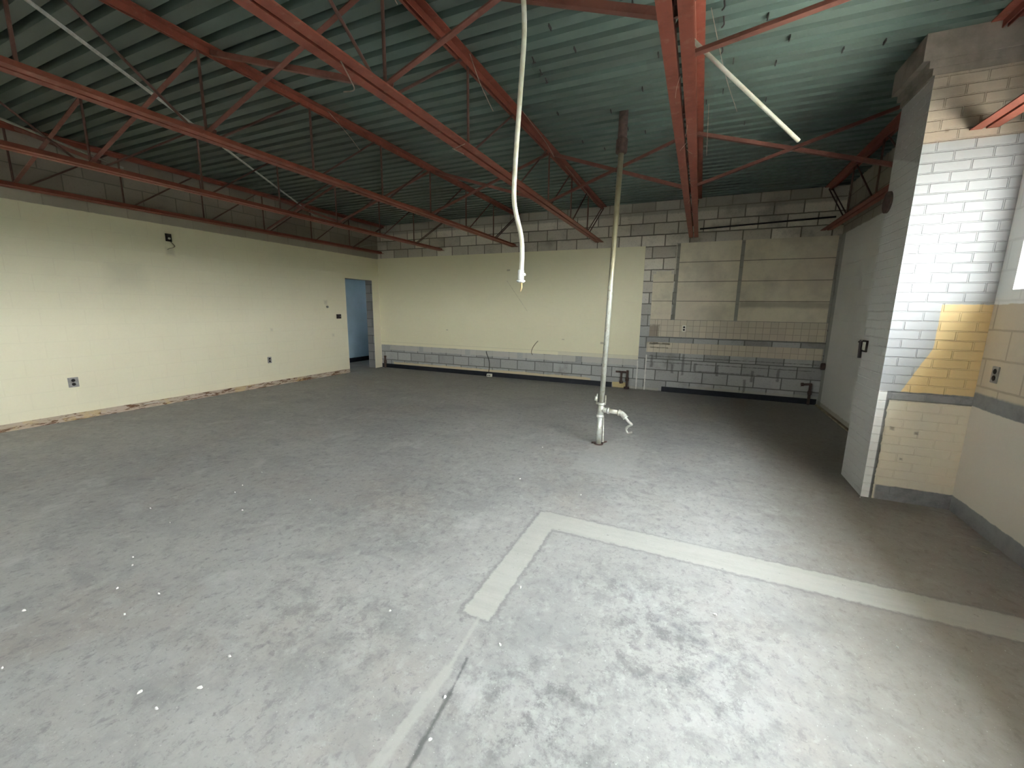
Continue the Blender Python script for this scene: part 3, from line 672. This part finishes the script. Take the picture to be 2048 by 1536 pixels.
bm = bmesh.new(); tube(bm, [(-.045, 0, .46), (-.040, 0, .58)], .008, 8); tube(bm, [(-.052, -.005, .50), (-.050, -.005, .55)], .016, 10); tube(bm, [(.052, 0, .46), (.054, 0, .57)], .008, 8)
bx(bm, -.045, -.015, -.006, .006, .466, .478); bx(bm, .02, .056, -.006, .006, .466, .478)
SP('clamp', bm, 'pipe')

# ------------------------------------------------------------------ hanging and loose conduits
hc = thing('hanging_conduit', 'white painted conduit hanging from the roof deck, bent near its lower end', 'conduit', (-.87, 2.0, 3.39))
path = smooth_path([(.006, 0, .0), (0, 0, -.38), (.012, 0, -.62), (-.005, 0, -.90), (-.022, 0, -1.15), (-.030, 0, -1.33), (-.018, 0, -1.42), (.012, 0, -1.53), (.020, 0, -1.62), (.016, 0, -1.74)], 6)
link('tube', tube_bm(path, .0118, 14), MT['whitec'], hc, True)
bm = bmesh.new(); tube(bm, [(.016, 0, -1.70), (.016, 0, -1.705), (.016, 0, -1.748), (.016, 0, -1.752)], [.013, .0155, .0155, .013], 14)
tube(bm, [(.014, 0, -1.728), (.040, -.004, -1.723)], .0075, 8); tube(bm, [(.016, 0, -1.752), (.016, 0, -1.758), (.016, 0, -1.764)], [.021, .023, .014], 14)
o = link('connector', bm, MT['white'], hc, True)
o = link('wire_end', tube_bm([(.018, 0, -1.76), (.020, 0, -1.79), (.015, 0, -1.81)], [.006, .005, .002], 8), simple('brass_wire', (.55, .42, .22), .4, .4), hc, True); o['label'] = 'bare brass-coloured wire end'

t = link('loose_rod', tube_bm([(-.195, 2.63, 2.945), (.432, 3.0, 2.460)], .0112, 12), MT['whitec'], smooth=True)
tag(t, 'straight cream rod poking down diagonally from the wide red joist', 'rod')
t = link('ceiling_conduit', tube_bm([(-3.20, .42, 3.285), (-7.20, 6.27, 3.285)], .0125, 10), MT['emt'], smooth=True)
tag(t, 'long bare grey conduit running diagonally under the deck to the left wall', 'conduit')
t = link('ceiling_conduit', tube_bm([(-5.75, .62, 3.285), (-6.50, 1.985, 3.285), (-7.22, 3.25, 3.285)], .0125, 10), MT['emt'], smooth=True)
tag(t, 'short bare grey conduit in the upper left corner, nearest the left wall', 'conduit')
t = link('wall_pipe', tube_bm([(-.12, YB-.025, 2.895), (1.78, YB-.025, 2.955)], .014, 10), MT['dark'], smooth=True)
tag(t, 'thin dark pipe along the back wall blocks right of the wide joist', 'pipe')

# ------------------------------------------------------------------ electrical boxes and cables
def outlet(name, label, cat, pos, axis, kind, w=.07, h=.115):
    """ axis: outward direction; kind: duplex plate, open box or tall switch """
    t = thing(name, label, cat, pos)
    rot = {'x': 0.0, '-y': -math.pi/2, '-x': math.pi}[axis]; t.rotation_euler = (0, 0, rot)
    # local frame: +x is out of the wall, y across, z up
    if kind in ('duplex', 'ivory', 'ivory_flat'):
        bm = box_bm(0, .008, -w/2, w/2, -h/2, h/2, bevel=.002)
        link('cover_plate', bm, MT['ivory' if kind != 'duplex' else 'plate'], t)
        for s in (-1, 1):
            bm = bmesh.new()
            if kind == 'ivory_flat': tube(bm, [(.004, s*w*.24, 0), (.0095, s*w*.24, 0)], .013, 14)
            else: tube(bm, [(.004, 0, s*h*.2), (.0095, 0, s*h*.2)], h*.155, 14)
            link('socket', bm, MT['hole'], t)
    elif kind == 'open':
        bm = bmesh.new(); bx(bm, 0, .006, -w/2, w/2, -h/2, h/2)
        link('box_back', bm, MT['darkbox'], t)
        bm = bmesh.new()
        for (a0, a1, b0, b1) in ((-w/2, w/2, h/2-.006, h/2), (-w/2, w/2, -h/2, -h/2+.006), (-w/2, -w/2+.006, -h/2, h/2), (w/2-.006, w/2, -h/2, h/2)): bx(bm, 0, .016, a0, a1, b0, b1)
        link('rim', bm, MT['darkbox'], t)
        link('device', box_bm(.004, .014, -w*.2, w*.2, -h*.3, h*.3, bevel=.002), MT['dark'], t)
    return t
outlet('wall_outlet', 'grey duplex outlet low on the left wall, nearest the camera', 'outlet', (XL, 2.42, .49), 'x', 'duplex', .10, .125)
outlet('wall_outlet', 'grey duplex outlet low on the left wall, nearer the doorway', 'outlet', (XL, 5.10, .495), 'x', 'duplex', .075, .115)
jb = outlet('junction_box', 'open dark junction box high on the left wall with a dangling cable', 'junction box', (XL, 3.70, 2.465), 'x', 'open', .075, .11)
link('bushing', tube_bm([(.004, .005, -.012), (.02, .005, -.012)], .016, 12), MT['ivory'], jb, True)
link('cable', tube_bm(smooth_path([(.012, .012, -.05), (.03, .035, -.085), (.035, .055, -.115), (.03, .03, -.14), (.022, -.01, -.155), (.02, -.04, -.175)]), .0045, 6), MT['cable'], jb, True)
sw = outlet('switch_box', 'dark double switch box on the left wall beside the doorway', 'switch box', (XL, 6.80, 1.285), 'x', 'open', .115, .095)
link('toggle', tube_bm([(.01, .03, 0), (.022, .03, .002)], .010, 10), MT['plate'], sw, True)
t = link('pipe_stub', tube_bm([(XL, 6.50, 1.487), (XL+.03, 6.505, 1.49)], .021, 14), MT['plate']); tag(t, 'small round metal stub on the left wall above the switch box', 'stub')
outlet('wall_outlet', 'ivory duplex outlet on the tile band of the back wall', 'outlet', (-.235, YB-.015, 1.19), '-y', 'ivory', .07, .115)
t = thing('floor_outlet', 'ivory outlet lying on the black base of the back wall with a cable', 'outlet', (-4.17, YB-.02, .0))
link('body', box_bm(-.055, .055, -.07, 0, .0, .065, bevel=.004), MT['ivory'], t)
for s in (-1, 1): link('socket', tube_bm([(s*.02, -.073, .032), (s*.02, -.068, .032)], .013, 12), MT['hole'], t)
link('cable', tube_bm(smooth_path([(-.02, -.03, .06), (-.022, -.02, .13), (-.015, -.012, .25), (-.03, -.008, .37), (-.085, -.004, .50), (-.10, -.002, .56)]), .008, 8), MT['blackc'], t, True)
t = link('wall_cable', tube_bm(smooth_path([(-3.165, YB-.014, .545), (-3.185, YB-.03, .60), (-3.15, YB-.045, .70), (-3.09, YB-.04, .79), (-3.04, YB-.03, .845)]), .0065, 8), MT['cable'], smooth=True)
tag(t, 'short curved cable stub sticking up from the back wall plaster edge', 'cable')
bx_ = outlet('switch_box', 'small switch box on the grey side of the brick chimney', 'switch box', (CX0, 4.545, 1.215), '-x', 'open', .095, .10)
link('cover_plate', box_bm(.010, .016, -.035, .03, -.035, .035), MT['ivory'], bx_)
link('lever', tube_bm([(.012, -.075, -.11), (.018, -.075, .03), (.03, -.08, .04)], .014, 10), MT['dark'], bx_, True)
outlet('wall_outlet', 'dark duplex outlet on the tan right wall under the window', 'outlet', (XR, 3.925, 1.09), '-x', 'duplex', .07, .115)

# cut-off heating stubs at the foot of the back wall
def stub(name, label, x, parts, yoff=.05):
    t = thing(name, label, 'pipe stub', (x, YB-yoff, 0))
    for nm, pts, r in parts: link(nm, tube_bm(pts, r, 12), MT['rust'], t, True)
    return t
stub('radiator_pipe', 'rusty capped pipe pair at the foot of the back wall, left of the grey strip', -1.175,
     [('riser', [(0, 0, 0), (0, 0, .36)], .022), ('foot', [(0, 0, 0), (0, 0, .035)], .05), ('cross_pipe', [(.01, 0, .325), (-.22, -.01, .325)], .018), ('drop_pipe', [(-.11, -.01, .325), (-.11, -.01, .12)], .020), ('cap', [(-.135, -.01, .115), (-.075, -.01, .13)], .026), ('valve', [(0, 0, .15), (0, 0, .22)], .031)])
stub('radiator_pipe', 'rusty valve pipe stub at the back wall beside the left corner', -7.12,
     [('riser', [(0, 0, 0), (0, 0, .30)], .024), ('valve', [(0, 0, .11), (0, 0, .19)], .036), ('cap', [(0, 0, .27), (0, 0, .30)], .03)], .06)
stub('radiator_pipe', 'dark pipe stub with elbow at the foot of the back wall, right bay', 1.765,
     [('riser', [(0, 0, 0), (0, 0, .355)], .021), ('elbow', [(.012, 0, .345), (-.10, -.01, .335)], .018), ('cap', [(-.10, -.01, .335), (-.135, -.01, .33)], .028), ('valve', [(0, 0, .17), (0, 0, .23)], .03)])
t = link('pipe_flange', tube_bm([(XR-.002, YB-.13, .655), (XR-.05, YB-.13, .655)], .055, 16), MT['rust'], smooth=False)
tag(t, 'dark round pipe flange in the far right corner of the room', 'flange')

# ------------------------------------------------------------------ hanger wires, hooks, tabs under the deck
def wireobj(pts, r, label, group='hanger wires'):
    t = link('hanger_wire', tube_bm(smooth_path(pts, 4), r, 5), MT['wire'], smooth=True); return tag(t, label, 'wire', group)
wireobj([(-1.76, 3.05, 3.40), (-1.72, 3.16, 3.22), (-1.66, 3.26, 3.06)], .0035, 'thin wire hanging from the fourth joist, left of the white conduit')
wireobj([(-1.75, 4.05, 3.40), (-1.70, 4.6, 3.30), (-1.68, 4.85, 3.22)], .003, 'thin wire lying along the fourth joist, just right of the white conduit')
wireobj([(-1.78, 5.6, 3.36), (-1.62, 5.9, 3.16), (-1.52, 6.1, 3.02)], .003, 'thin wire hanging over the far brace of the fourth joist')
wireobj([(-.10, 3.25, 3.40), (.02, 3.6, 3.16), (.13, 3.9, 3.02)], .0022, 'fine wire sagging right of the wide fifth joist, near the cream rod')
wireobj([(-.09, 4.6, 3.40), (-.08, 4.62, 3.20), (-.07, 4.66, 2.97)], .0028, 'fine straight wire with a knob right of the wide fifth joist')
wireobj([(-1.80, 2.16, 3.38), (-1.76, 2.15, 3.27), (-1.72, 2.17, 3.19)], .003, 'short wire end hanging at the top of the nearest brace')
wireobj([(-1.76, 2.98, 2.74), (-1.85, 2.97, 2.715), (-1.90, 3.03, 2.74), (-1.82, 3.06, 2.70)], .0028, 'curled wire tangle under the fourth joist bottom')
wireobj([(-3.52, 3.3, 3.40), (-3.46, 3.5, 3.24), (-3.42, 3.62, 3.12)], .003, 'thin wire hanging from the third joist')
wireobj([(-2.02, 2.03, 2.735), (-1.93, 2.02, 2.725), (-1.87, 1.93, 2.73), (-1.80, 1.80, 2.738)], .0035, 'tie wire twisted around the fourth joist below the near brace')
t = link('wire_coil', tube_bm(smooth_path([(-7.05, 7.3, 2.80), (-6.95, 7.42, 2.86), (-6.8, 7.7, 2.90), (-6.6, 7.9, 2.93)]), .004, 5), MT['emt'], smooth=True)
tag(t, 'pale loose wire in the far left corner above the wall joist', 'wire')
def to_px(P):
    d = Rinv @ (Vector(P)-Vector((0, 0, 1.49))); return (1024+820.13*d.x/d.z, 768+820.13*d.y/d.z)
Rinv = Matrix((rt, -up, fw))
ORD = ['second', 'third', 'fourth', 'fifth', 'sixth', 'seventh', 'eighth', 'ninth', 'tenth']
def rank_labels(items, noun, zones, axis_words=('topmost', 'from the top', 'lowest')):
    """ items: objects; zones: (x limit in the photo, place words). Names each one by place and order. """
    G = {}
    for o in items:
        px = to_px(o.location if o.location.length > .01 else sum((Vector(q) for q in o.bound_box), Vector())/8)
        z = next(w_ for lim, w_ in zones if px[0] < lim); G.setdefault(z, []).append((px[1], px[0], o))
    for z, L in G.items():
        L.sort(key=lambda q: q[:2])
        for k, (_, _, o) in enumerate(L):
            if len(L) == 1: w_ = 'single'
            elif k == 0: w_ = axis_words[0]
            elif k == len(L)-1: w_ = axis_words[2]
            else: w_ = ORD[k-1]+' '+axis_words[1]
            o['label'] = '%s %s, %s' % (noun, z, w_)
webs_ = []
# dusty web strands on the wide joist
for k, (y_, z_, dx, dy) in enumerate(((2.62, 2.738, -.035, .22), (3.45, 2.738, .02, -.20), (3.60, 2.737, -.045, .12), (3.72, 2.738, .04, .10), (4.6, 2.738, .03, .16), (5.3, 2.738, -.03, .18), (5.9, 2.738, .025, .2))):
    x_ = -.205
    t = link('cobweb', tube_bm(smooth_path([(x_, y_, z_), (x_+dx*.6, y_+dy*.4, z_-.012), (x_+dx, y_+dy, z_-.006)], 3), .0016, 4), MT['webs'])
    tag(t, 'dusty cobweb strand', 'cobweb', 'cobweb strands under the wide joist'); webs_.append(t)
rank_labels(webs_, 'dusty cobweb strand', [(9999, 'under the wide red joist')])
# dark wire hooks
proto = None; hooks_ = []; tabs_ = []; chips_ = []
for k, (x_, y_) in enumerate(((-.03, 3.22), (-.025, 3.40), (-.02, 3.72), (-1.345, 3.29), (-1.35, 3.47), (-1.35, 3.60))):
    lab = 'dark curled wire hook under the deck right of the wide joist' if k < 3 else 'dark curled wire hook under the deck right of the white conduit'
    grp = 'deck hooks beside the wide joist' if k < 3 else 'deck hooks beside the white conduit'
    if proto is None:
        proto = link('deck_hook', tube_bm(smooth_path([(0, 0, .03), (.004, 0, 0), (.008, .02, -.018), (-.004, .045, -.02), (.004, .065, -.004)]), .0055, 6), MT['dark'], smooth=True); o = proto
    else: o = proto.copy(); col.objects.link(o)
    o.location = (x_, y_, 3.40); tag(o, lab, 'hook', grp); hooks_.append(o)
rank_labels(hooks_, 'dark wire hook', [(1200, 'right of the white conduit'), (9999, 'right of the wide joist')])
# dark metal tabs pushed down through the deck
proto = None
tabs = [(.07, 3.94), (.24, 3.35), (.41, 3.73), (.37, 4.03), (.79, 4.06), (1.03, 4.04), (.02, 4.40), (.38, 4.65), (-.11, 4.52), (-1.01, 3.30), (-1.44, 4.23), (-.86, 4.78), (-.70, 4.91), (-1.39, 4.88), (-1.1, 2.9), (-.55, 2.9), (-.62, 4.0), (-.95, 4.3), (-.45, 3.55), (.6, 3.5), (-1.2, 5.2), (.25, 5.1), (-.5, 5.4)]
for k, (x_, y_) in enumerate(tabs):
    if proto is None:
        proto = link('deck_tab', box_bm(-.0035, .0035, -.028, .028, -.022, .0, bevel=.002), MT['dark']); o = proto
    else: o = proto.copy(); col.objects.link(o)
    o.location = (x_, 3.424+.1524*round((y_-3.424)/.1524)+.04, 3.4005); tag(o, 'small dark metal tab sticking down from the green deck', 'metal tab', 'metal tabs under the deck'); tabs_.append(o)

rank_labels(tabs_, 'dark tab', [(1200, 'on the deck just right of the white conduit'), (1345, 'on the deck between standpipe and wide joist'), (1500, 'on the deck just right of the wide joist'), (1640, 'on the deck beside the cream rod'), (9999, 'on the deck near the chimney top')])
# ------------------------------------------------------------------ debris on the floor
t = link('tile_scrap', box_bm(-.035, .05, -.02, .02, 0, .006, bevel=.001), simple('pale_scrap', (.36, .34, .29), .8)); t.location = (1.78, 3.46, 0); t.rotation_euler = (0, 0, -.9)
tag(t, 'pale flat strip scrap on the floor beside the right wall', 'scrap')
def chip_bm(seed):
    r_ = random.Random(seed); bm = bmesh.new(); n = 6
    lo = [bm.verts.new((math.cos(k*6.283/n)*(.009+.006*r_.random()), math.sin(k*6.283/n)*(.005+.004*r_.random()), 0)) for k in range(n)]
    hi = [bm.verts.new((v.co.x*.8, v.co.y*.8, .004+.004*r_.random())) for v in lo]
    bm.faces.new(lo); bm.faces.new(hi)
    for k in range(n): bm.faces.new((lo[k], lo[(k+1) % n], hi[(k+1) % n], hi[k]))
    return bm
CH = [(265, 1131), (266, 1115), (249, 1229), (459, 1313), (470, 985), (301, 1017), (485, 971), (485, 1021), (400, 1376), (313, 1418), (340, 1046), (235, 1177), (780, 1222), (1041, 1175), (1040, 880+78), (1085, 895), (645, 1025), (318, 1188), (48, 1222), (620, 1000), (5, 1336), (1162, 990), (1720, 995), (1430, 1230), (890, 1395), (1795, 1295), (1000, 1290), (860, 1480), (524, 945), (280, 1385)]
Rw = Matrix((rt, -up, fw)).transposed()
chips = [link('paint_chip', chip_bm(k), MT['chip']) for k in range(3)]
for k, (px, py) in enumerate(CH):
    d = Rw @ Vector((px-1024, py-768, 820.13)); s_ = -1.49/d.z; P_ = d*s_
    if k < 3: o = chips[k]
    else: o = chips[k % 3].copy(); col.objects.link(o)
    o.location = (P_.x, P_.y, 0); o.rotation_euler = (0, 0, random.uniform(0, 6)); s2 = random.uniform(.4, .85); o.scale = (s2, s2, 1)
    tag(o, 'small white paint chip lying on the concrete floor', 'paint chip', 'white paint chips scattered on the floor')
    chips_.append(o)
rank_labels(chips_, 'white paint chip', [(280, 'at the far left of the floor'), (420, 'left on the open floor'), (560, 'left of the floor centre'), (880, 'beside the thin pale floor line'), (1060, 'around the pale trench patch'), (1250, 'between trench corner and standpipe'), (1600, 'inside the trench corner to the right'), (9999, 'at the right side of the floor')])
